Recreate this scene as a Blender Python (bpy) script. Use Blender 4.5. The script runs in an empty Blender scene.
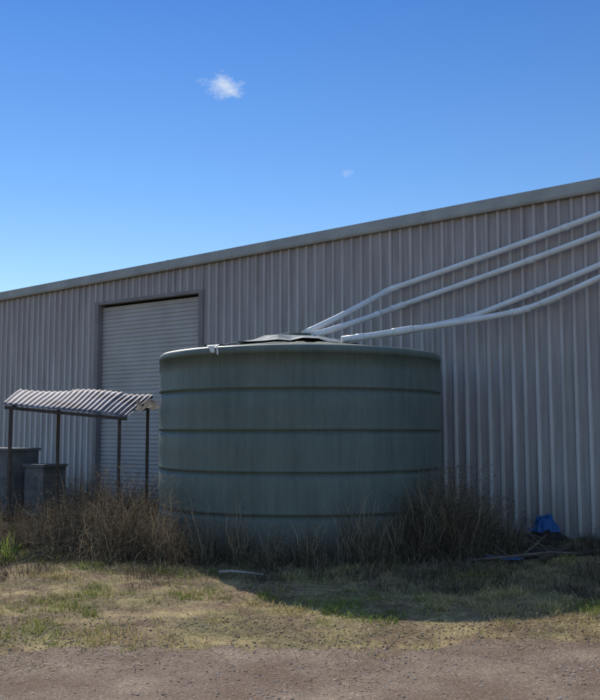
import bpy, math, random
import numpy as np
from mathutils import Vector, Matrix
rng=np.random.default_rng(7); random.seed(7)
S=bpy.context.scene
C=S.collection
S.view_settings.view_transform='Standard'; S.view_settings.look='None'; S.view_settings.exposure=0

# ---------------------------------------------------------------- helpers
def link(o,parent=None):
    C.objects.link(o)
    if parent: o.parent=parent
    return o
def empty(name,loc=(0,0,0),rz=0):
    o=bpy.data.objects.new(name,None); o.location=loc; o.rotation_euler=(0,0,rz); o.empty_display_size=.3
    return link(o)
def mesh(name,verts,faces,mat=None,parent=None,smooth=False,col=None):
    me=bpy.data.meshes.new(name)
    v=np.asarray(verts,dtype=np.float32).reshape(-1,3)
    if isinstance(faces,np.ndarray):
        n,k=faces.shape
        me.vertices.add(len(v)); me.vertices.foreach_set('co',v.ravel())
        me.loops.add(n*k); me.loops.foreach_set('vertex_index',faces.astype(np.int32).ravel())
        me.polygons.add(n); me.polygons.foreach_set('loop_start',np.arange(0,n*k,k,dtype=np.int32))
        me.update(calc_edges=True)
    else:
        me.from_pydata([tuple(p) for p in v],[],faces); me.update()
    if smooth: me.polygons.foreach_set('use_smooth',[True]*len(me.polygons))
    if col is not None:
        a=me.color_attributes.new('Col','FLOAT_COLOR','POINT')
        c=np.ones((len(v),4),dtype=np.float32); c[:,:3]=col
        a.data.foreach_set('color',c.ravel())
    if mat: me.materials.append(mat)
    return link(bpy.data.objects.new(name,me),parent)
class MB:
    """mesh builder that joins several primitives"""
    def __init__(s): s.v=[]; s.f=[]
    def add(s,v,f):
        o=len(s.v); s.v+= [tuple(p) for p in v]; s.f+=[[i+o for i in q] for q in f]
    def box(s,a,b,M=None):
        x0,y0,z0=a; x1,y1,z1=b
        v=[Vector(p) for p in [(x0,y0,z0),(x1,y0,z0),(x1,y1,z0),(x0,y1,z0),(x0,y0,z1),(x1,y0,z1),(x1,y1,z1),(x0,y1,z1)]]
        if M: v=[M@p for p in v]
        s.add(v,[[0,3,2,1],[4,5,6,7],[0,1,5,4],[1,2,6,5],[2,3,7,6],[3,0,4,7]])
    def beam(s,p,q,w,h):
        p=Vector(p);q=Vector(q);d=(q-p);L=d.length
        M=Matrix.Translation(p)@d.to_track_quat('X','Z').to_matrix().to_4x4()
        s.box((0,-w/2,-h/2),(L,w/2,h/2),M)
    def tube(s,pts,r,n=14,cap=True):
        pts=[Vector(p) for p in pts]; rr=r if hasattr(r,'__len__') else [r]*len(pts)
        V=[];F=[]
        up=Vector((0,0,1))
        for i,p in enumerate(pts):
            t=(pts[min(i+1,len(pts)-1)]-pts[max(i-1,0)]).normalized()
            u=up if abs(t.z)<.95 else Vector((1,0,0))
            a=t.cross(u).normalized(); b=a.cross(t).normalized()
            for k in range(n):
                an=2*math.pi*k/n; V.append(p+(a*math.cos(an)+b*math.sin(an))*rr[i])
        for i in range(len(pts)-1):
            for k in range(n):
                F.append([i*n+k,i*n+(k+1)%n,(i+1)*n+(k+1)%n,(i+1)*n+k])
        if cap: F.append(list(range(n))[::-1]); F.append([(len(pts)-1)*n+k for k in range(n)])
        s.add(V,F)
    def obj(s,name,mat,parent=None,smooth=False):
        o=mesh(name,s.v,s.f,mat,parent,smooth)
        if smooth:
            o.data.polygons.foreach_set('use_smooth',[len(p.vertices)<=4 for p in o.data.polygons])
        return o
T1=rng.random((256,256))
def vn(x,y,sc=1.0,o=0):
    x=np.asarray(x,float)*sc+37.3+o*11.7; y=np.asarray(y,float)*sc+91.1+o*5.3
    xi=np.floor(x).astype(int); yi=np.floor(y).astype(int); fx=x-xi; fy=y-yi
    fx=fx*fx*(3-2*fx); fy=fy*fy*(3-2*fy)
    g=lambda a,b:T1[a%256,b%256]
    return (g(xi,yi)*(1-fx)+g(xi+1,yi)*fx)*(1-fy)+(g(xi,yi+1)*(1-fx)+g(xi+1,yi+1)*fx)*fy
def fbm(x,y,sc=1.0,o=0): return (vn(x,y,sc,o)+.5*vn(x,y,sc*2.1,o+1)+.25*vn(x,y,sc*4.3,o+2))/1.75

# node helper
def mat(name,rough=.8,spec=.3,metal=0):
    m=bpy.data.materials.new(name); m.use_nodes=True
    nt=m.node_tree; b=nt.nodes['Principled BSDF']
    b.inputs['Roughness'].default_value=rough; b.inputs['Specular IOR Level'].default_value=spec; b.inputs['Metallic'].default_value=metal
    return m,nt,b
def N(nt,t,**k):
    n=nt.nodes.new(t)
    for a,v in k.items(): setattr(n,a,v)
    return n
def coords(nt,scale=(1,1,1),kind='Object'):
    tc=N(nt,'ShaderNodeTexCoord'); mp=N(nt,'ShaderNodeMapping'); mp.inputs['Scale'].default_value=scale
    nt.links.new(tc.outputs[kind],mp.inputs['Vector']); return mp.outputs[0]
def noise(nt,vec,scale,detail=4,rough=.55):
    n=N(nt,'ShaderNodeTexNoise'); n.inputs['Scale'].default_value=scale; n.inputs['Detail'].default_value=detail; n.inputs['Roughness'].default_value=rough
    nt.links.new(vec,n.inputs['Vector']); return n.outputs[0]
def ramp(nt,fac,stops):
    r=N(nt,'ShaderNodeValToRGB'); e=r.color_ramp.elements
    while len(e)<len(stops): e.new(.5)
    for el,(p,c) in zip(e,stops):
        el.position=p; el.color=(*c,1) if hasattr(c,'__len__') else (c,c,c,1)
    nt.links.new(fac,r.inputs[0]); return r.outputs[0]
def mix(nt,fac,a,b,mode='MIX'):
    m=N(nt,'ShaderNodeMix',data_type='RGBA',blend_type=mode)
    for s,v in ((m.inputs[0],fac),(m.inputs[6],a),(m.inputs[7],b)):
        if isinstance(v,(int,float)): s.default_value=v
        elif isinstance(v,tuple): s.default_value=(*v,1)
        else: nt.links.new(v,s)
    return m.outputs[2]
def bump(nt,b,h,strength=.4,dist=.01):
    n=N(nt,'ShaderNodeBump'); n.inputs['Strength'].default_value=strength; n.inputs['Distance'].default_value=dist
    nt.links.new(h,n.inputs['Height']); nt.links.new(n.outputs[0],b.inputs['Normal'])

# ---------------------------------------------------------------- materials
def m_clad():
    m,nt,b=mat('weathered_steel_cladding',.5,.4)
    v=coords(nt,(2.2,1,.28)); n1=noise(nt,v,2.2,5,.6)
    base=ramp(nt,n1,[(.25,(.48,.435,.41)),(.5,(.59,.545,.515)),(.75,(.67,.63,.60))])
    v2=coords(nt,(14,1,.5)); n2=noise(nt,v2,1.0,6,.65)
    base=mix(nt,.7,base,ramp(nt,n2,[(.3,(.6,.56,.55)),(.7,(1.15,1.15,1.15))]),'MULTIPLY')
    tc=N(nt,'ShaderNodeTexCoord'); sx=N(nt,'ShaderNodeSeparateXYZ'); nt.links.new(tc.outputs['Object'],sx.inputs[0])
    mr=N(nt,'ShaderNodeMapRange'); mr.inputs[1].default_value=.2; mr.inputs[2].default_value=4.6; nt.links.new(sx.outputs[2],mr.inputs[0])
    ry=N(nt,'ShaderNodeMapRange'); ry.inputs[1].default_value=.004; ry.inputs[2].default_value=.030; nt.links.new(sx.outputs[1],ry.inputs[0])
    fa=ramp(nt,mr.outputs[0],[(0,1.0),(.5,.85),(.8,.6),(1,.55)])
    base=mix(nt,fa,base,mix(nt,1.0,base,ramp(nt,ry.outputs[0],[(0,(.75,.73,.735)),(1,(1.22,1.24,1.24))]),'MULTIPLY'))  # rib shading painted into colour: light crests, dark pans; lower ribs also chalked
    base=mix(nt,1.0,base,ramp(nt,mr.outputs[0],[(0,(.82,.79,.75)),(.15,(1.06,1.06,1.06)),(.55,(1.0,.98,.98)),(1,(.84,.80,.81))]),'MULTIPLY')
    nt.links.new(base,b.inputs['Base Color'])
    bump(nt,b,noise(nt,coords(nt,(1,1,.4)),6,3),.12,.02)
    return m
def m_noise(name,c1,c2,scale=3,rough=.7,spec=.3,metal=0,bm=0,detail=5,vs=(1,1,1)):
    m,nt,b=mat(name,rough,spec,metal); v=coords(nt,vs)
    n=noise(nt,v,scale,detail,.6); nt.links.new(ramp(nt,n,[(.3,c1),(.7,c2)]),b.inputs['Base Color'])
    if bm: bump(nt,b,noise(nt,v,scale*6,4),bm,.01)
    return m
def m_col(name,rough=.8,trans=.0,spec=.2):
    m,nt,b=mat(name,rough,spec)
    a=N(nt,'ShaderNodeVertexColor',layer_name='Col')
    nt.links.new(mix(nt,.5,a.outputs[0],ramp(nt,noise(nt,coords(nt),9,3),[(.3,.6),(.7,1.35)]),'MULTIPLY'),b.inputs['Base Color'])
    if trans:
        t=N(nt,'ShaderNodeBsdfTranslucent'); nt.links.new(a.outputs[0],t.inputs[0])
        ms=N(nt,'ShaderNodeMixShader'); ms.inputs[0].default_value=trans
        out=nt.nodes['Material Output']
        nt.links.new(b.outputs[0],ms.inputs[1]); nt.links.new(t.outputs[0],ms.inputs[2]); nt.links.new(ms.outputs[0],out.inputs[0])
    return m
def m_ground():
    m,nt,b=mat('dry_soil_and_straw',.95,.1); v=coords(nt)
    n=noise(nt,v,1.9,8,.7); fine=noise(nt,v,35,6,.7)
    c=ramp(nt,n,[(.36,(.12,.080,.055)),(.48,(.23,.165,.105)),(.60,(.40,.32,.165))])
    c=mix(nt,.8,c,ramp(nt,fine,[(.3,(.40,.38,.37)),(.7,(1.5,1.45,1.35))]),'MULTIPLY')
    g=noise(nt,v,.9,5,.65); c=mix(nt,ramp(nt,g,[(.45,0.),(.6,.5)]),c,(.13,.15,.045))
    nt.links.new(c,b.inputs['Base Color']); bump(nt,b,fine,.5,.02)
    return m
def m_road():
    m,nt,b=mat('packed_dirt_and_gravel',.95,.1); v=coords(nt)
    n=noise(nt,v,1.4,8,.65); fine=noise(nt,v,60,5,.75)
    c=ramp(nt,n,[(.35,(.165,.112,.080)),(.5,(.205,.150,.112)),(.65,(.275,.21,.155))])
    vo=N(nt,'ShaderNodeTexVoronoi'); vo.inputs['Scale'].default_value=110; nt.links.new(v,vo.inputs['Vector'])
    sv=N(nt,'ShaderNodeSeparateColor'); nt.links.new(vo.outputs['Color'],sv.inputs[0])
    c=mix(nt,.8,c,ramp(nt,sv.outputs[0],[(0,.6),(.7,.95),(1,1.7)]),'MULTIPLY')
    c=mix(nt,.6,c,ramp(nt,fine,[(.3,.6),(.7,1.4)]),'MULTIPLY')
    nt.links.new(c,b.inputs['Base Color']); bump(nt,b,fine,.35,.006)
    return m
def m_tank(name='green_polyethylene',k=1.0,rough=.5,spec=.35):
    m,nt,b=mat(name,rough,spec)
    n=noise(nt,coords(nt,(1,1,.35)),2.0,5,.6)
    c=ramp(nt,n,[(.3,(.112*k,.140*k,.120*k)),(.7,(.148*k,.178*k,.154*k))])
    n2=noise(nt,coords(nt,(9,9,.6)),1.6,6,.75)
    c=mix(nt,.65,c,ramp(nt,n2,[(.3,(.72,.72,.72)),(.75,(1.35,1.33,1.28))]),'MULTIPLY')
    n3=noise(nt,coords(nt),11,6,.75)
    c=mix(nt,ramp(nt,n3,[(.52,0.),(.72,.28)]),c,(.24,.24,.21))
    tc=N(nt,'ShaderNodeTexCoord'); sx=N(nt,'ShaderNodeSeparateXYZ'); nt.links.new(tc.outputs['Object'],sx.inputs[0])
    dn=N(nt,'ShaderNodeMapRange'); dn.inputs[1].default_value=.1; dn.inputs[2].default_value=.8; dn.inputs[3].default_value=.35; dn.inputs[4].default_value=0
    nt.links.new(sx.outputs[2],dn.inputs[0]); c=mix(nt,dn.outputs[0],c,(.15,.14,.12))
    nt.links.new(c,b.inputs['Base Color'])
    bump(nt,b,noise(nt,coords(nt),1.4,2),.3,.08)
    return m
CLAD=m_clad(); GROUND=m_ground(); ROAD=m_road(); TANK=m_tank(); LID=m_tank('sun_faded_green_lid',.95,.85,.12)
TRIM=m_noise('zincalume_flashing',(.32,.315,.30),(.46,.455,.43),2,.5,.4,bm=.05)
DARKTRIM=m_noise('door_jamb_steel',(.23,.195,.185),(.31,.27,.26),3,.6)
DOOR=m_noise('roller_door_steel',(.48,.44,.42),(.60,.56,.53),1.5,.55,.4)
PVC=m_noise('white_pvc',(.74,.73,.71),(.88,.87,.86),3,.4,.4)
CAP=m_noise('pale_inlet_cover',(.17,.19,.18),(.42,.44,.43),5,.75,.2)
AWN=m_noise('rusty_corrugated_iron',(.07,.05,.055),(.33,.30,.33),1.6,.7,.25,bm=.1,vs=(1,2.5,1))
WOOD=m_noise('weathered_timber',(.10,.075,.06),(.2,.16,.13),7,.85)
GALV=m_noise('galvanised_steel',(.33,.34,.35),(.5,.51,.52),5,.5,.4)
POST=m_noise('rusty_steel_post',(.05,.04,.035),(.12,.09,.075),7,.7)
GREYBOX=m_noise('grey_box_paint',(.10,.10,.095),(.22,.215,.21),4,.8,.2)
ROOF=m_noise('roof_sheet',(.4,.41,.42),(.5,.51,.52),2,.45,.4)
BLUE=m_noise('blue_plastic',(.012,.07,.24),(.03,.14,.36),6,.55,.3)
DARK=m_noise('dark_debris',(.03,.027,.025),(.08,.07,.06),8,.9,.1)
GRASS=m_col('grass_blades',.8,.3); DRY=m_col('dry_grass_stalks',.85,.2); STONE=m_col('stones',.9)

# ---------------------------------------------------------------- shed
OX,OY=4.44,13.3; DX,DY=-.8056,.5925; NX,NY=-.5925,-.8056
def W(s,off,h): return Vector((OX+DX*s+NX*off,OY+DY*s+NY*off,h))
shed=empty('steel_shed',(OX,OY,0),math.atan2(DY,DX))
hr=lambda s:5.36-.0253*s
S0,S1=-9.0,31.0; D0,D1,DH=8.0,11.07,4.40
def clad(name,a,b,zb,ztop,y0=0.0):
    prof=[(0,0),(.118,0),(.132,.034),(.172,.034),(.186,0)]
    ss=[];k=math.floor(a/.2)
    while k*.2<b:
        for (p,o) in prof:
            s=k*.2+p
            if a<s<b: ss.append((s,o))
        k+=1
    ss=[(a,0)]+ss+[(b,0)]
    V=[];F=[]
    for s,o in ss: V+=[(s,y0+o,zb),(s,y0+o,ztop(s))]
    for i in range(len(ss)-1): F.append([2*i,2*i+1,2*i+3,2*i+2])
    return mesh(name,V,F,CLAD,shed)
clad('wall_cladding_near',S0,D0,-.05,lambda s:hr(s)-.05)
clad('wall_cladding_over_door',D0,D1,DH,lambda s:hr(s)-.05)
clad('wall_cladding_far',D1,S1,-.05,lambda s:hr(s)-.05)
b=MB()
for s in (S0,S1): b.add([(s,-.01,-.05),(s,-18,-.05),(s,-18,hr(s)-.06),(s,-.01,hr(s)-.06)],[[0,1,2,3]])
b.add([(S0,-18,-.05),(S1,-18,-.05),(S1,-18,hr(S1)-.06),(S0,-18,hr(S0)-.06)],[[0,1,2,3]])
b.obj('end_and_back_walls',CLAD,shed)
b=MB()
b.add([(S0-.1,.10,hr(S0)),(S1+.1,.10,hr(S1)),(S1+.1,-18.1,hr(S1)),(S0-.1,-18.1,hr(S0)),
       (S0-.1,.10,hr(S0)-.04),(S1+.1,.10,hr(S1)-.04),(S1+.1,-18.1,hr(S1)-.04),(S0-.1,-18.1,hr(S0)-.04)],
      [[0,3,2,1],[4,5,6,7],[0,1,5,4],[1,2,6,5],[2,3,7,6],[3,0,4,7]])
b.obj('roof',ROOF,shed)
b=MB()
s=S0-.1
while s<S1:
    e=min(s+5.98,S1+.1)
    sec=[(.104,.012),(.125,.012),(.125,-.15),(.110,-.185),(.085,-.195),(.085,-.185),(.104,-.172)]
    V=[];n=len(sec)
    for q in (s,e): V+=[(q,y,hr(q)+z) for y,z in sec]
    b.add(V,[[i,(i+1)%n,n+(i+1)%n,n+i] for i in range(n)]+[list(range(n))[::-1],[n+i for i in range(n)]])
    b.box((e-.03,.08,hr(e)-.192),(e+.02,.129,hr(e)+.016)); s=e+.0
b.obj('barge_flashing',TRIM,shed)
b=MB()
for zz in (.35,1.55,2.75,3.95,4.75):
    k=int(S0/.2)
    while k*.2<18:
        s=k*.2+.152; k+=1
        if D0-.05<s<D1+.05 and zz<DH: continue
        b.box((s-.006,.0345,zz-.006),(s+.006,.039,zz+.006))
b.obj('cladding_screws',TRIM,shed)
V=[];F=[];z=0.0
rows=[]
while z<DH-.02:
    rows+=[(z,-.10),(z+.012,-.125),(z+.03,-.125),(z+.045,-.10)]; z+=.088
for z,y in rows: V+=[(D0+.02,y,z),(D1-.02,y,z)]
F=[[2*i,2*i+1,2*i+3,2*i+2] for i in range(len(rows)-1)]
mesh('roller_door',V,F,DOOR,shed)
b=MB()
b.box((D0-.09,-.16,-.05),(D0+.03,.040,DH)); b.box((D1-.03,-.16,-.05),(D1+.09,.040,DH))
b.box((D0-.09,-.16,DH),(D1+.09,.046,DH+.07))
b.box((D0+.03,-.12,0),(D1-.03,-.06,.09))
b.obj('door_frame',DARKTRIM,shed)
b=MB(); b.box((S0,-17.9,-.1),(S1,.05,.06)); b.obj('floor_slab',m_noise('concrete',(.25,.24,.22),(.36,.34,.31),3,.9),shed)

# ---------------------------------------------------------------- tank
TX,TY,R=0.0,13.45,2.07
tank=empty('water_tank',(TX,TY,0))
prof=[(R,-.05)]
sec=.535
for i in range(5):
    z0=i*sec
    if i>0: prof+=[(R-.006,z0-.026),(R-.034,z0-.012),(R-.034,z0+.002),(R-.002,z0+.016),(R+.012,z0+.028),(R+.008,z0+.05)]
    prof+=[(R+.004,z0+.09),(R+.012,z0+.27),(R+.003,z0+.46)]
prof+=[(R+.012,2.60),(R+.016,2.66),(R+.004,2.695),(R-.03,2.715),(R-.09,2.72),(R-.12,2.70)]
n=128;V=[];F=[]
for r,z in prof:
    for k in range(n):
        a=2*math.pi*k/n; w_=1+.0022*math.sin(5*a+z)+.0015*math.sin(11*a-2*z)
        V.append((r*w_*math.cos(a),r*w_*math.sin(a),z))
for i in range(len(prof)-1):
    for k in range(n): F.append([i*n+k,i*n+(k+1)%n,(i+1)*n+(k+1)%n,(i+1)*n+k])
mesh('tank_wall',V,F,TANK,tank,True)
n=192; V=[];F=[];rs=[1.95,1.85,1.5,1.1,.85,.5,.3]
lz=lambda r: 2.70+(1.95-r)*.14
for j,r in enumerate(rs):
    for k in range(n):
        a=2*math.pi*k/n
        rib=.018*max(0,min(1,(math.cos(16*a)+.3)*1.3))*(1 if 0<j<5 else 0)
        V.append((r*math.cos(a),r*math.sin(a),lz(r)+rib))
for i in range(len(rs)-1):
    for k in range(n): F.append([i*n+k,i*n+(k+1)%n,(i+1)*n+(k+1)%n,(i+1)*n+k])
F.append([(len(rs)-1)*n+k for k in range(n)])
mesh('tank_lid',V,F,LID,tank)
# bent, crumpled cover sheet over the inlet in the middle of the lid
m_=9; V=[];F=[]
for j in range(m_+1):
    for i in range(m_+1):
        u=2*i/m_-1; v=2*j/m_-1; x=.86*u-.04+.07*(random.random()-.5); y=.62*v+.07*(random.random()-.5)
        r=math.hypot(u*.95,v*.8)
        zz=2.865+.20*max(0,1-r)**.8+.055*(random.random()-.4)*(1 if r<.9 else .5)+(.03 if u<-.2 and v<0 else 0)
        V.append((x,y,max(zz,lz(math.hypot(x,y))+.024)))
for j in range(m_):
    for i in range(m_):
        q=j*(m_+1)+i
        F+= [[q,q+1,q+m_+2],[q,q+m_+2,q+m_+1]] if (i+j)%2 else [[q,q+1,q+m_+1],[q+1,q+m_+2,q+m_+1]]
cv=mesh('crumpled_cover_sheet',V,F,CAP,tank); sm=cv.modifiers.new('t','SOLIDIFY'); sm.thickness=.006
b=MB()
b.tube([(-1.2,-.9,2.76),(-1.2,-.9,2.815)],.16,32)
b.tube([(.02,0,2.9),(.02,0,3.06)],.2,32)
b.obj('inspection_hatch',LID,tank)
b=MB(); b.tube([(-1.93,-.35,2.73),(-1.2,-.3,2.86),(-.6,-.25,2.96),(-.15,-.15,3.07)],.012,8); b.obj('lid_stay',CAP,tank)
b=MB(); 
for (x,w,h) in ((-1.16,.13,.09),(-1.08,.06,.12)):
    y=-math.sqrt(R*R-x*x)
    b.add([(x-w/2,y+.02,2.735),(x+w/2,y+.02,2.74),(x+w/2-.02,y-.05,2.72),(x-w/2+.02,y-.05,2.715),(x+w/3,y-.055,2.72-h),(x,y-.05,2.72-h)],[[0,1,2,3],[3,2,4,5]])
b.obj('rim_tab',PVC,tank)
b=MB(); a=math.radians(-52); 
b.tube([(R*math.cos(a)*.98,R*math.sin(a)*.98,.22),(R*math.cos(a)*1.07,R*math.sin(a)*1.07,.22)],.045,16)
b.obj('outlet_valve',GALV,tank)

# ---------------------------------------------------------------- pipes
def pipe(pts,brackets=()):
    pts=[Vector(p) for p in pts]; out=[pts[0]]; elbows=[]
    for i in range(1,len(pts)-1):
        a,p,c=pts[i-1],pts[i],pts[i+1]; d1=(a-p).normalized(); d2=(c-p).normalized(); q=.11
        A=p+d1*q; B=p+d2*q
        seg=[A.lerp(p,t).lerp(p.lerp(B,t),t) for t in (0,.2,.4,.6,.8,1)]; out+=seg
        elbows.append((A+d1*.05,seg,B+d2*.05))
    out.append(pts[-1])
    b=MB(); fine=[]
    for i in range(len(out)-1):
        L=(out[i+1]-out[i]).length; m=max(1,int(L/.25))
        for k in range(m):
            t=k/m; p=out[i].lerp(out[i+1],t); p.z-=.008*L*math.sin(math.pi*t) if L>.8 else 0; fine.append(p)
    fine.append(out[-1])
    b.tube(fine,.047,16)
    for A,seg,B in elbows:
        b.tube([A]+seg+[B],.055,16)
    acc=0
    for i in range(1,len(fine)):
        acc+=(fine[i]-fine[i-1]).length
        if acc>2.9:
            acc=0; d=(fine[i]-fine[i-1]).normalized(); b.tube([fine[i]-d*.06,fine[i]+d*.06],.054,16)
    for s,h in brackets:
        w0=W(s,.034,h); w1=W(s,.20,h); b.beam(w0+Vector((0,0,-.04)),w1+Vector((0,0,-.04)),.03,.006)
    return b.obj('pvc_pipe',PVC,None,True)
o=.16
pipe([W(-2.4,.2,5.10),W(-2.2,o,5.33),W(3.5,o,4.02),Vector((.06,13.5,3.08))],[(1.5,4.48),(-.8,5.01)])
pipe([W(-5,o,5.15),W(-2.4,o,5.12),W(3.35,o,3.71),Vector((.18,13.3,3.03))],[(1.2,4.23),(-.8,4.72)])
pipe([W(-5,o,5.0),W(-2.4,o,4.82),W(1.93,o,3.44),Vector((1.55,13.4,3.10)),Vector((.62,13.1,2.95))],[(1.0,3.73),(-.9,4.34)])
pipe([W(-5,o+.12,4.9),W(-2.4,o+.12,4.72),W(.62,o+.1,3.58),W(1.12,o+.1,3.45),Vector((1.5,13.05,3.07)),Vector((.60,12.95,2.93))],[(-.6,4.03)])

# ---------------------------------------------------------------- corrugated shelter on posts
aw=empty('corrugated_shelter')
FL=Vector((-4.57,13.8,2.03)); FR=Vector((-2.76,14.4,1.86)); BL=Vector((-4.66,14.95,2.30)); BR=Vector((-2.52,15.4,2.25))
nu,nv=320,10; V=[];F=[]
for j in range(nv+1):
    for i in range(nu+1):
        u=i/nu; v=j/nv
        ex=.02*math.sin(7*u)+.04*(math.floor(u*2.6)%2)
        p=FL.lerp(FR,u).lerp(BL.lerp(BR,u),v*1.0 + (ex if j==nv else (-ex if j==0 else 0)))
        sag=.02*math.sin(u*9+v*3)*v-.035*math.exp(-((u-.95)/.06)**2)*(1-v)
        p=p+Vector((0,0,.009*math.sin(u*2*math.pi*24)+sag+.012*(math.floor(u*2.6)%2)))
        V.append(p)
for j in range(nv):
    for i in range(nu):
        q=j*(nu+1)+i; F.append([q,q+1,q+nu+2,q+nu+1])
rf=mesh('roof_sheet',V,F,AWN,aw,True); sm=rf.modifiers.new('t','SOLIDIFY'); sm.thickness=.004
b=MB()
dn=Vector((0,0,-.055))
for a_,c_ in ((FL,FR),(BL,BR),(FL.lerp(BL,.5),FR.lerp(BR,.5))): b.beam(a_+dn+Vector((.03,.04,0)),c_+dn,.04,.05)
for t in (.06,.93):
    f=FL.lerp(FR,t)+Vector((0,.08,-.08)); k=BL.lerp(BR,t)+Vector((0,-.08,-.08)); b.beam(f,k,.04,.04)
    b.beam((f.x,f.y,-.05),f,.045,.045)
for t in (.30,.97):
    k=BL.lerp(BR,t)+Vector((0,-.08,-.08)); b.beam((k.x,k.y,-.05),k,.045,.045)
b.obj('steel_frame',POST,aw)
V=[];F=[]
for j in range(7):
    for i in range(9):
        u=i/8;v=j/6; V.append((-2.72+.38*u+.04*math.sin(5*v),14.55+.5*v,1.93+.16*v-.10*v*(1-v)+.05*u+.03*math.sin(u*12)))
for j in range(6):
    for i in range(8): q=j*9+i; F.append([q,q+1,q+10,q+9])
mesh('torn_sheet',V,F,DARK,aw,True)
def greybox(x,y,w,d,h,rz):
    e=empty('grey_storage_box',(x,y,0),rz); b=MB()
    b.box((-w/2,-d/2,.12),(w/2,d/2,h)); b.box((-w/2-.03,-d/2-.03,h+.002),(w/2+.03,d/2+.03,h+.05))
    for xx in (-w/2+.05,w/2-.1):
        for yy in (-d/2+.03,d/2-.08): b.box((xx,yy,-.05),(xx+.05,yy+.05,.118))
    b.box((-w/2+.06,-d/2-.012,h*.62),(w/2-.06,-d/2-.002,h*.62+.03)); b.box((-w/2+.06,-d/2-.012,h*.3),(w/2-.06,-d/2-.002,h*.3+.03))
    b.box((-.08,-d/2-.03,h*.8),(.08,-d/2-.003,h*.8+.03))
    b.obj('box_body',GREYBOX,e)
greybox(-5.35,16.6,.95,.6,1.26,-.6); greybox(-4.55,16.2,.5,.5,.98,-.6); greybox(-6.5,17.4,.9,.6,1.25,-.6)

# ---------------------------------------------------------------- ground + road
def gz(x,y):
    r=np.clip((np.asarray(y,float)-7.6)/1.5,0,1)
    return r*(.12*(fbm(x,y,.8)-.5)+.09*(fbm(x,y,3.1,4)-.5))-.008*r
def axis(a,b_,n,far):
    c=np.linspace(a,b_,n); st=c[1]-c[0]; e=[];d=st;p=b_
    while p<far: d*=1.35; p+=d; e.append(p)
    l=[];d=st;p=a
    while p>-far: d*=1.35; p-=d; l.append(p)
    return np.array(l[::-1]+list(c)+e)
X=axis(-9,9,260,500);Y=axis(4,24,260,500)
gx,gy=np.meshgrid(X,Y); z=gz(gx,gy)
V=np.stack([gx,gy,z],-1).reshape(-1,3)
i,j=np.meshgrid(np.arange(len(X)-1),np.arange(len(Y)-1)); q=(j*len(X)+i).ravel()
F=np.stack([q,q+1,q+len(X)+1,q+len(X)],-1)
mesh('ground',V,F,GROUND,None,True)
edge=lambda x: 6.75+.50/(1+np.exp(-(x-1.3)*3))+.10*np.sin(x*.9+1)+.6*(fbm(x,x*0+3,.9,3)-.5)+.5*(fbm(x,x*0+1,5,8)-.5)
xs=np.concatenate([np.linspace(-80,-8,40)[:-1],np.linspace(-8,8,700),np.linspace(8,80,40)[1:]])
V=np.concatenate([np.stack([xs,xs*0-3,xs*0+.004],-1),np.stack([xs,edge(xs),xs*0+.004],-1)]); m_=len(xs)
q=np.arange(m_-1); F=np.stack([q,q+1,q+m_+1,q+m_],-1)
mesh('gravel_road',V,F,ROAD)

def stones(name,n,area,rmin,rmax,zf,cols,pw=5):
    ph=(1+5**.5)/2
    iv=np.array([(-1,ph,0),(1,ph,0),(-1,-ph,0),(1,-ph,0),(0,-1,ph),(0,1,ph),(0,-1,-ph),(0,1,-ph),(ph,0,-1),(ph,0,1),(-ph,0,-1),(-ph,0,1)])/1.9
    ifc=np.array([(0,11,5),(0,5,1),(0,1,7),(0,7,10),(0,10,11),(1,5,9),(5,11,4),(11,10,2),(10,7,6),(7,1,8),(3,9,4),(3,4,2),(3,2,6),(3,6,8),(3,8,9),(4,9,5),(2,4,11),(6,2,10),(8,6,7),(9,8,1)])
    x=rng.uniform(area[0],area[1],n); y=rng.uniform(area[2],area[3],n)
    ok=rng.random(n)<np.clip((fbm(x,y,1.6,21)-.25)*2.2,.12,1); x,y=x[ok],y[ok]; n=len(x)
    r=rmin+(rmax-rmin)*rng.random(n)**pw
    sc=r[:,None]*np.stack([rng.uniform(.8,1.4,n),rng.uniform(.7,1.2,n),rng.uniform(.3,.55,n)],-1)
    v=iv[None]*(1+.3*(rng.random((n,12,1))-.5))*sc[:,None,:]
    a=rng.uniform(0,6.28,n); c,s_=np.cos(a)[:,None],np.sin(a)[:,None]
    vx=v[...,0]*c-v[...,1]*s_; vy=v[...,0]*s_+v[...,1]*c
    P=np.stack([vx+x[:,None],vy+y[:,None],v[...,2]+(zf(x,y)+r*.05)[:,None]],-1)
    F=(ifc[None]+12*np.arange(n)[:,None,None]).reshape(-1,3)
    ci=rng.integers(0,len(cols),n); cc=np.array(cols)[ci]*rng.uniform(.7,1.35,(n,1))
    mesh(name,P.reshape(-1,3),F,STONE,None,False,np.repeat(cc,12,0))
SC=[(.28,.21,.16),(.34,.25,.18),(.46,.39,.33),(.20,.15,.12),(.34,.22,.15)]
stones('gravel',46000,(-4.2,4.6,4.6,8.0),.0025,.013,lambda x,y:gz(x,y)+.004,SC)

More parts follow.
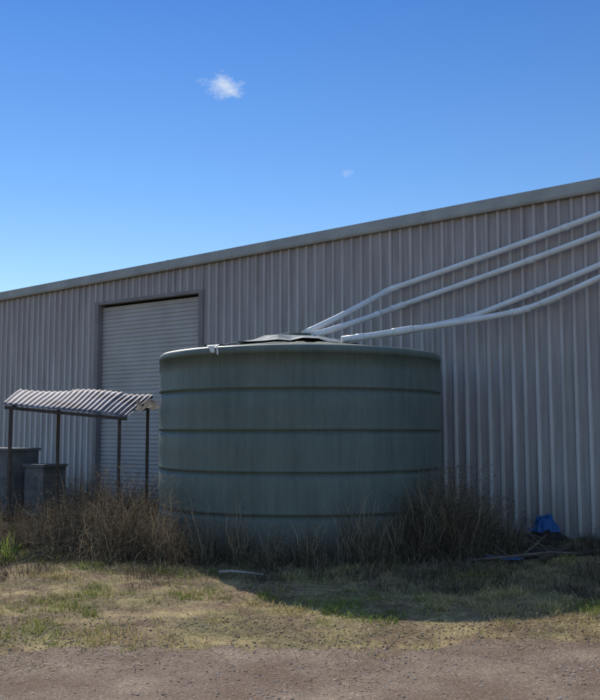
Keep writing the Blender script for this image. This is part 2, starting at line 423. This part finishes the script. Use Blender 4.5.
# ---------------------------------------------------------------- grass
def blades(x,y,h,w,lean,az,col,seg=3,droop=1.0,zf=gz,kink=0.0):
    n=len(x); t=np.linspace(0,1,seg+1)
    curve=t**(1+droop)
    out=np.zeros((n,2*seg+1,3))
    dx,dy=np.cos(az),np.sin(az)
    fa=rng.uniform(0,6.28,n); px,py=np.cos(fa),np.sin(fa)
    z0=zf(x,y)-.01
    vz=np.sqrt(np.clip(1-(lean*.8)**2,.05,1))
    jx=np.zeros(n); jy=np.zeros(n)
    for k in range(seg+1):
        if k>1 and kink: jx=jx+rng.normal(0,kink,n)*h; jy=jy+rng.normal(0,kink,n)*h
        off=h*lean*curve[k]; cz=z0+h*(t[k]*vz-.35*lean*curve[k]*t[k]*droop)
        cz=np.maximum(cz,z0+.006)
        cx=x+dx*off+jx; cy=y+dy*off+jy; ww=w*(1-t[k])**.6/2
        if k<seg:
            out[:,2*k]=np.stack([cx-px*ww,cy-py*ww,cz],-1); out[:,2*k+1]=np.stack([cx+px*ww,cy+py*ww,cz],-1)
        else: out[:,2*k]=np.stack([cx,cy,cz],-1)
    nv=2*seg+1; base=(nv*np.arange(n))[:,None]
    tr=[]
    for k in range(seg-1): tr+=[(2*k,2*k+1,2*k+3),(2*k,2*k+3,2*k+2)]
    tr.append((2*seg-2,2*seg-1,2*seg))
    F=(base[:,:,None]+np.array(tr)[None]).reshape(-1,3)
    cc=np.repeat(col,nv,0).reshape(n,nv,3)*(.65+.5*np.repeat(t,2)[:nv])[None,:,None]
    return out.reshape(-1,3),F,cc.reshape(-1,3)
def flecks(P,size,col):
    n=len(P); a=rng.normal(0,1,(n,3)); a/=np.linalg.norm(a,axis=1)[:,None]; b_=np.cross(a,rng.normal(0,1,(n,3))); b_/=np.linalg.norm(b_,axis=1)[:,None]
    s=size[:,None]; v=np.stack([P-a*s,P+b_*s*.14,P+a*s,P-b_*s*.14],1)
    F=(4*np.arange(n)[:,None,None]+np.array([(0,1,2),(0,2,3)])[None]).reshape(-1,3)
    return v.reshape(-1,3),F,np.repeat(col,4,0)
def join(parts):
    V=[];F=[];Cc=[];o_=0
    for v,f,c in parts: V.append(v);F.append(f+o_);Cc.append(c);o_+=len(v)
    return np.concatenate(V),np.concatenate(F),np.concatenate(Cc)
STRAW=np.array([(.64,.52,.23),(.54,.43,.18),(.72,.61,.30),(.42,.32,.15)]); GREEN=np.array([(.19,.25,.05),(.27,.32,.06),(.36,.38,.10)])
def wall_d(x,y): return (x-OX)*NX+(y-OY)*NY
n=440000
x=rng.uniform(-8.5,7.5,n); y=6.5+rng.random(n)**1.35*11
dens=np.clip((fbm(x,y,1.7,2)-.40)*4,0.03,1)*(.2+.8*np.clip((vn(x,y,7,31)-.3)*3.5,0,1))*np.clip((y-edge(x)+.15+1.2*(fbm(x,y,2.5,9)-.5))/1.1,0,1)
keep=(rng.random(n)<dens)&(wall_d(x,y)>.1)&(((x-TX)**2+(y-TY)**2)>(R+.02)**2)
x,y=x[keep],y[keep]; n=len(x)
gmask=np.clip((fbm(x,y,.9,6)-.44)*6,0,1)*.75+.10
isg=rng.random(n)<gmask
col=np.where(isg[:,None],GREEN[rng.integers(0,3,n)],STRAW[rng.integers(0,4,n)])*rng.uniform(.65,1.25,(n,1))
h=rng.uniform(.02,.09,n)*(.45+1.3*fbm(x,y,1.9,3)*fbm(x,y,5.5,13)*2.8)
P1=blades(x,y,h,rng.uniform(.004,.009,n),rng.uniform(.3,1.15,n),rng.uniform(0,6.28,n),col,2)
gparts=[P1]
parts=[]
def simple_tuft(cx,cy,r,hh,nb,cols):
    a=rng.uniform(0,6.28,nb); rr=r*np.sqrt(rng.random(nb)); x=cx+rr*np.cos(a); y=cy+rr*np.sin(a)
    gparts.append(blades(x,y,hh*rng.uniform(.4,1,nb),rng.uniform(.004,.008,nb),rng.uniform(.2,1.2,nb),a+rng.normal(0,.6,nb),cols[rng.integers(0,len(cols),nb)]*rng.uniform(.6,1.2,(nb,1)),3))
for k in range(420):
    cx=rng.uniform(-6,5); cy=rng.uniform(7.4,12)
    if rng.random()>float(fbm(cx,cy,1.7,2))*1.5-.25: continue
    g_=float(fbm(cx,cy,.9,6))>.5
    simple_tuft(cx,cy,rng.uniform(.04,.14),rng.uniform(.07,.17),int(rng.uniform(30,90)),GREEN if g_ and rng.random()<.7 else STRAW)
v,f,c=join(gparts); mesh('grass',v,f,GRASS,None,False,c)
n=140000
x=rng.uniform(-6,6,n); y=5.7+rng.random(n)**1.2*6
keep=rng.random(n)<np.clip((fbm(x,y,1.7,12)-.25)*2.4,0,1)*np.clip((y-edge(x)+.7+1.5*(fbm(x,y,2.2,40)-.5))/1.1,.015,1)
x,y=x[keep],y[keep]; n=len(x)
LT=np.array([(.50,.38,.22),(.36,.25,.16),(.62,.50,.30),(.22,.15,.095)])
P2=blades(x,y,rng.uniform(.02,.10,n),rng.uniform(.003,.009,n),rng.uniform(1.0,1.25,n),rng.uniform(0,6.28,n),LT[rng.integers(0,4,n)]*rng.uniform(.6,1.2,(n,1)),2,.2,lambda a,b_:gz(a,b_)+.013)
v,f,c=P2; mesh('straw_litter',v,f,DRY,None,False,c)
parts=[]
TC=np.array([(.42,.33,.21),(.31,.23,.145),(.56,.46,.31),(.20,.15,.10),(.15,.12,.08)])
BR_=np.array([(.20,.14,.09),(.28,.20,.13),(.13,.095,.065),(.38,.29,.19)])
def clump(cx,cy,r,hh,nb,lean=.55,w=.006,cols=TC,dark=1.0,droop=1.3,leaf=0):
    a=rng.uniform(0,6.28,nb); rr=r*np.sqrt(rng.random(nb)); x=cx+rr*np.cos(a); y=cy+rr*np.sin(a)
    ok=(((x-TX)**2+(y-TY)**2)>(R+.03)**2)&(wall_d(x,y)>.06); x,y,a,rr=x[ok],y[ok],a[ok],rr[ok]; nb=len(x)
    if nb==0: return
    az=a+rng.normal(0,1.1,nb); h=hh*rng.uniform(.3,1.0,nb)*(1-.35*rr/r)
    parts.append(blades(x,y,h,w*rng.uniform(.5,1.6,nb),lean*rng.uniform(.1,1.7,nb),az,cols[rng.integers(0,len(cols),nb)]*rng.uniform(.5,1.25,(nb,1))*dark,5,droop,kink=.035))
    if leaf:
        a=rng.uniform(0,6.28,leaf); q=np.sqrt(rng.random(leaf)); zz=rng.random(leaf)**.9*.66
        ra=r*1.45*q*np.sqrt(np.clip(1-zz**2,0,1)); P=np.stack([cx+ra*np.cos(a),cy+ra*np.sin(a),hh*zz],-1)
        m=(vn(P[:,0]*6+P[:,2]*3,P[:,1]*6-P[:,2]*5,1,50)>.42)&(((P[:,0]-TX)**2+(P[:,1]-TY)**2)>(R+.03)**2)&(wall_d(P[:,0],P[:,1])>.06)
        P=P[m]; n_=len(P)
        parts.append(flecks(P,rng.uniform(.008,.032,n_),BR_[rng.integers(0,4,n_)]*rng.uniform(.6,1.3,(n_,1))*dark))
for (cx,cy,r,h_,nb) in ((1.75,11.7,.36,1.75,2200),(2.12,11.95,.40,1.85,1900),(1.45,11.4,.3,1.25,900),(2.6,11.95,.34,1.15,800),(1.95,11.5,.36,1.4,1100)):
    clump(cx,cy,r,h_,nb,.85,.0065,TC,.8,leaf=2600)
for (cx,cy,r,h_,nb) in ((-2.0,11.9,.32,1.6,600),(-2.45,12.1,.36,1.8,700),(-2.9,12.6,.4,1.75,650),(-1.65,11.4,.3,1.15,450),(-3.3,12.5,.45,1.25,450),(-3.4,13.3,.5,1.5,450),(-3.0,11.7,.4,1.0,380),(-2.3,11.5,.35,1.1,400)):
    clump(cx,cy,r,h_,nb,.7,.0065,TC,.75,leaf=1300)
for k in range(46):
    a=math.radians(rng.uniform(205,335)); rr=R+rng.uniform(.12,.65)
    clump(TX+rr*math.cos(a),TY+rr*math.sin(a),rng.uniform(.10,.3),rng.uniform(.35,.85),int(rng.uniform(80,220)),.75,.006,TC,.85,leaf=160)
for cx,h_ in ((-.75,1.15),(.55,1.5),(.80,1.4),(.1,.95),(-1.2,1.2),(1.15,1.2),(-.3,.8),(.68,1.5),(.95,1.2)):
    clump(cx,11.15+.05*cx*cx,.11,h_,75,.3,.0065,TC,1.15,.8,leaf=120)
for k in range(190):
    cx=rng.uniform(-9,-2.4); cy=rng.uniform(11.9,18.5)
    if wall_d(cx,cy)<.2: continue
    if -4.9<cx<-2.5 and 13.6<cy<15.4 and rng.random()<.5: continue
    if cy<12.6 and rng.random()<.4: continue
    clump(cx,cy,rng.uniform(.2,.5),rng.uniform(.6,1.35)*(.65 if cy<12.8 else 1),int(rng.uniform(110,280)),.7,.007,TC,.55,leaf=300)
for k in range(80):
    s=rng.uniform(-3,3.2); d=rng.uniform(.1,1.8); p=W(s,d,0)
    clump(p.x,p.y,rng.uniform(.15,.35),rng.uniform(.12,.45),int(rng.uniform(60,200)),.8,.006,TC,.5,leaf=80)
for k in range(210):
    cx=rng.uniform(-7,4.5); cy=rng.uniform(9.7,12.0)-(.35*max(0,cx))
    clump(cx,cy,rng.uniform(.15,.35),rng.uniform(.12,.38),int(rng.uniform(50,160)),.85,.006,TC,.65,leaf=40)
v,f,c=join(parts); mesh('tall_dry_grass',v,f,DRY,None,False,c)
parts=[]
GC=np.array([(.18,.27,.04),(.24,.34,.06),(.32,.39,.10)])
clump(-3.75,11.3,.22,.75,120,.7,.012,GC); clump(-4.05,11.4,.2,.6,100,.8,.012,GC)
v,f,c=join(parts); mesh('green_tussock',v,f,GRASS,None,False,c)
parts=[]
for cx,cy in ((2.65,8.3),(2.8,8.55),(2.95,8.25),(.6,8.0),(.75,7.85),(-1.6,10.6),(-1.2,10.3),(-2.4,10.9),(.4,8.3)):
    for q in range(3): clump(cx+rng.normal(0,.14),cy+rng.normal(0,.14),.18,.11,120,.8,.007,GC,.95)
v,f,c=join(parts); mesh('green_weeds',v,f,GRASS,None,False,c)

# ---------------------------------------------------------------- debris
def crumple(name,w,d,h,loc,rz,mt,seed,n=26,drape=1.0):
    V=[];F=[]
    for j in range(n+1):
        for i in range(n+1):
            u=i/n-.5; v=j/n-.5
            rr=math.sqrt(u*u+v*v)
            z=h*max(0,1-(rr*2)**3)*drape*(.55+.7*float(vn(u*4,v*4,1,seed+9)))+ .35*h*(float(vn(u*9,v*9,1,seed))-.3)+.15*h*float(vn(u*24,v*24,1,seed+3))
            V.append((w*u+.25*w*(float(vn(u*5,v*5,1,seed+5))-.5),d*v+.25*d*(float(vn(u*5,v*5,1,seed+6))-.5),max(z,.01)))
    for j in range(n):
        for i in range(n):
            q=j*(n+1)+i; F.append([q,q+1,q+n+2,q+n+1])
    o_=mesh(name,V,F,mt); o_.location=loc; o_.rotation_euler=(0,0,rz); return o_
p=W(.72,.45,0)
crumple('blue_tarpaulin',.38,.30,.22,(p.x,p.y,.14),.3,BLUE,3)
crumple('blue_tarpaulin',.5,.22,.06,(2.5,11.35,.03),-.35,BLUE,9,drape=.5)
crumple('dark_plastic_sheet',.9,.5,.14,(3.15,11.9,.0),.2,DARK,14,drape=.7)
crumple('dark_plastic_sheet',.6,.4,.20,(p.x,p.y+.02,-.02),.2,DARK,24,drape=.9)
def branch(name,pts,r,mt,tw=True):
    b=MB(); k=len(pts); b.tube(pts,[r*(1-.6*i/(k-1)) for i in range(k)],8)
    if tw:
        for i in range(1,k-1):
            p=Vector(pts[i]); d=Vector((random.uniform(-.3,.3),random.uniform(-.3,.1),random.uniform(.02,.2)))
            b.tube([p,p+d*.6,p+d+Vector((0,0,.03))],[r*.5,r*.35,r*.15],6)
    return b.obj(name,mt,None,True)
PALE=m_noise('bleached_wood',(.28,.25,.21),(.42,.39,.34),9,.8)
branch('fallen_branch',[(-.90,10.25,.04),(-.76,10.2,.055),(-.55,10.12,.05),(-.40,10.08,.035)],.020,PALE,False)
branch('fallen_branch',[(2.0,11.0,.06),(2.5,10.9,.12),(3.0,11.0,.16),(3.5,11.3,.10)],.020,WOOD)
branch('fallen_branch',[(2.7,11.3,.05),(3.0,11.6,.18),(3.25,12.0,.26)],.016,WOOD)
b=MB()
b.beam((2.4,11.3,.05),(3.9,11.75,.08),.12,.025); b.beam((2.9,11.1,.05),(3.5,11.9,.10),.09,.025)
b.obj('timber_offcuts',m_noise('dark_timber',(.06,.045,.035),(.13,.10,.08),7,.9,.1))

# ---------------------------------------------------------------- light, sky, camera
el=math.radians(35.0); ux,uy=.36,-.933
sun=bpy.data.lights.new('sun','SUN'); sun.energy=5; sun.angle=math.radians(.53); sun.color=(1,.93,.82)
so=link(bpy.data.objects.new('sun',sun)); so.location=(0,0,30)
so.rotation_euler=Vector((ux*math.cos(el),uy*math.cos(el),-math.sin(el))).to_track_quat('-Z','Y').to_euler()
w=bpy.data.worlds.new('World'); S.world=w; w.use_nodes=True; nt=w.node_tree
bg=nt.nodes['Background']; bg.inputs[1].default_value=.15
sky=N(nt,'ShaderNodeTexSky',sky_type='NISHITA'); sky.sun_disc=False; sky.sun_elevation=el; sky.sun_rotation=math.atan2(-ux,-uy)
sky.air_density=1.0; sky.dust_density=.0; sky.ozone_density=3; sky.altitude=200
tc=N(nt,'ShaderNodeTexCoord')
def cloud(col,dirv,sx,sz,seed,amt):
    d=Vector(dirv).normalized()
    s1=N(nt,'ShaderNodeVectorMath',operation='SUBTRACT'); nt.links.new(tc.outputs['Generated'],s1.inputs[0]); s1.inputs[1].default_value=d
    s2=N(nt,'ShaderNodeVectorMath',operation='MULTIPLY'); nt.links.new(s1.outputs[0],s2.inputs[0]); s2.inputs[1].default_value=(1/sx,.6/sx,1/sz)
    ln=N(nt,'ShaderNodeVectorMath',operation='LENGTH'); nt.links.new(s2.outputs[0],ln.inputs[0])
    no=N(nt,'ShaderNodeTexNoise'); no.inputs['Scale'].default_value=1.5; no.inputs['Detail'].default_value=7; no.inputs['Roughness'].default_value=.62
    ad=N(nt,'ShaderNodeVectorMath',operation='ADD'); nt.links.new(s2.outputs[0],ad.inputs[0]); ad.inputs[1].default_value=(seed,seed*2,seed*3); nt.links.new(ad.outputs[0],no.inputs['Vector'])
    m1=N(nt,'ShaderNodeMath',operation='MULTIPLY_ADD'); nt.links.new(ln.outputs['Value'],m1.inputs[0]); m1.inputs[1].default_value=-.42; nt.links.new(no.outputs[0],m1.inputs[2])
    mr=N(nt,'ShaderNodeMapRange'); mr.inputs[1].default_value=.18; mr.inputs[2].default_value=.55; mr.inputs[4].default_value=amt; nt.links.new(m1.outputs[0],mr.inputs[0])
    return mix(nt,mr.outputs[0],col,(5.4,5.8,6.3))
sz=N(nt,'ShaderNodeSeparateXYZ'); nt.links.new(tc.outputs['Generated'],sz.inputs[0])
c=mix(nt,1.0,sky.outputs[0],ramp(nt,sz.outputs[2],[(0,(.80,.80,.79)),(.14,(.70,.75,.79)),(.26,(.50,.66,.81)),(.45,(.32,.54,.81)),(.60,(1.1,1.1,1.1)),(.85,(2.0,1.8,1.6))]),'MULTIPLY')  # zenith above the frame brightened as added fill for wall and tank
c=cloud(c,(-.0785,.927,.366),.030,.017,3.1,.7)
c=cloud(c,(.051,.958,.280),.010,.005,7.7,.3)
nt.links.new(c,bg.inputs[0])

cam=bpy.data.cameras.new('camera'); co=link(bpy.data.objects.new('camera',cam)); S.camera=co
co.location=(0,0,1.6); co.rotation_euler=(math.radians(95.2),0,0)
cam.sensor_fit='VERTICAL'; cam.sensor_height=24; cam.sensor_width=24; cam.lens=900/700*24; cam.clip_end=2000; cam.clip_start=.05
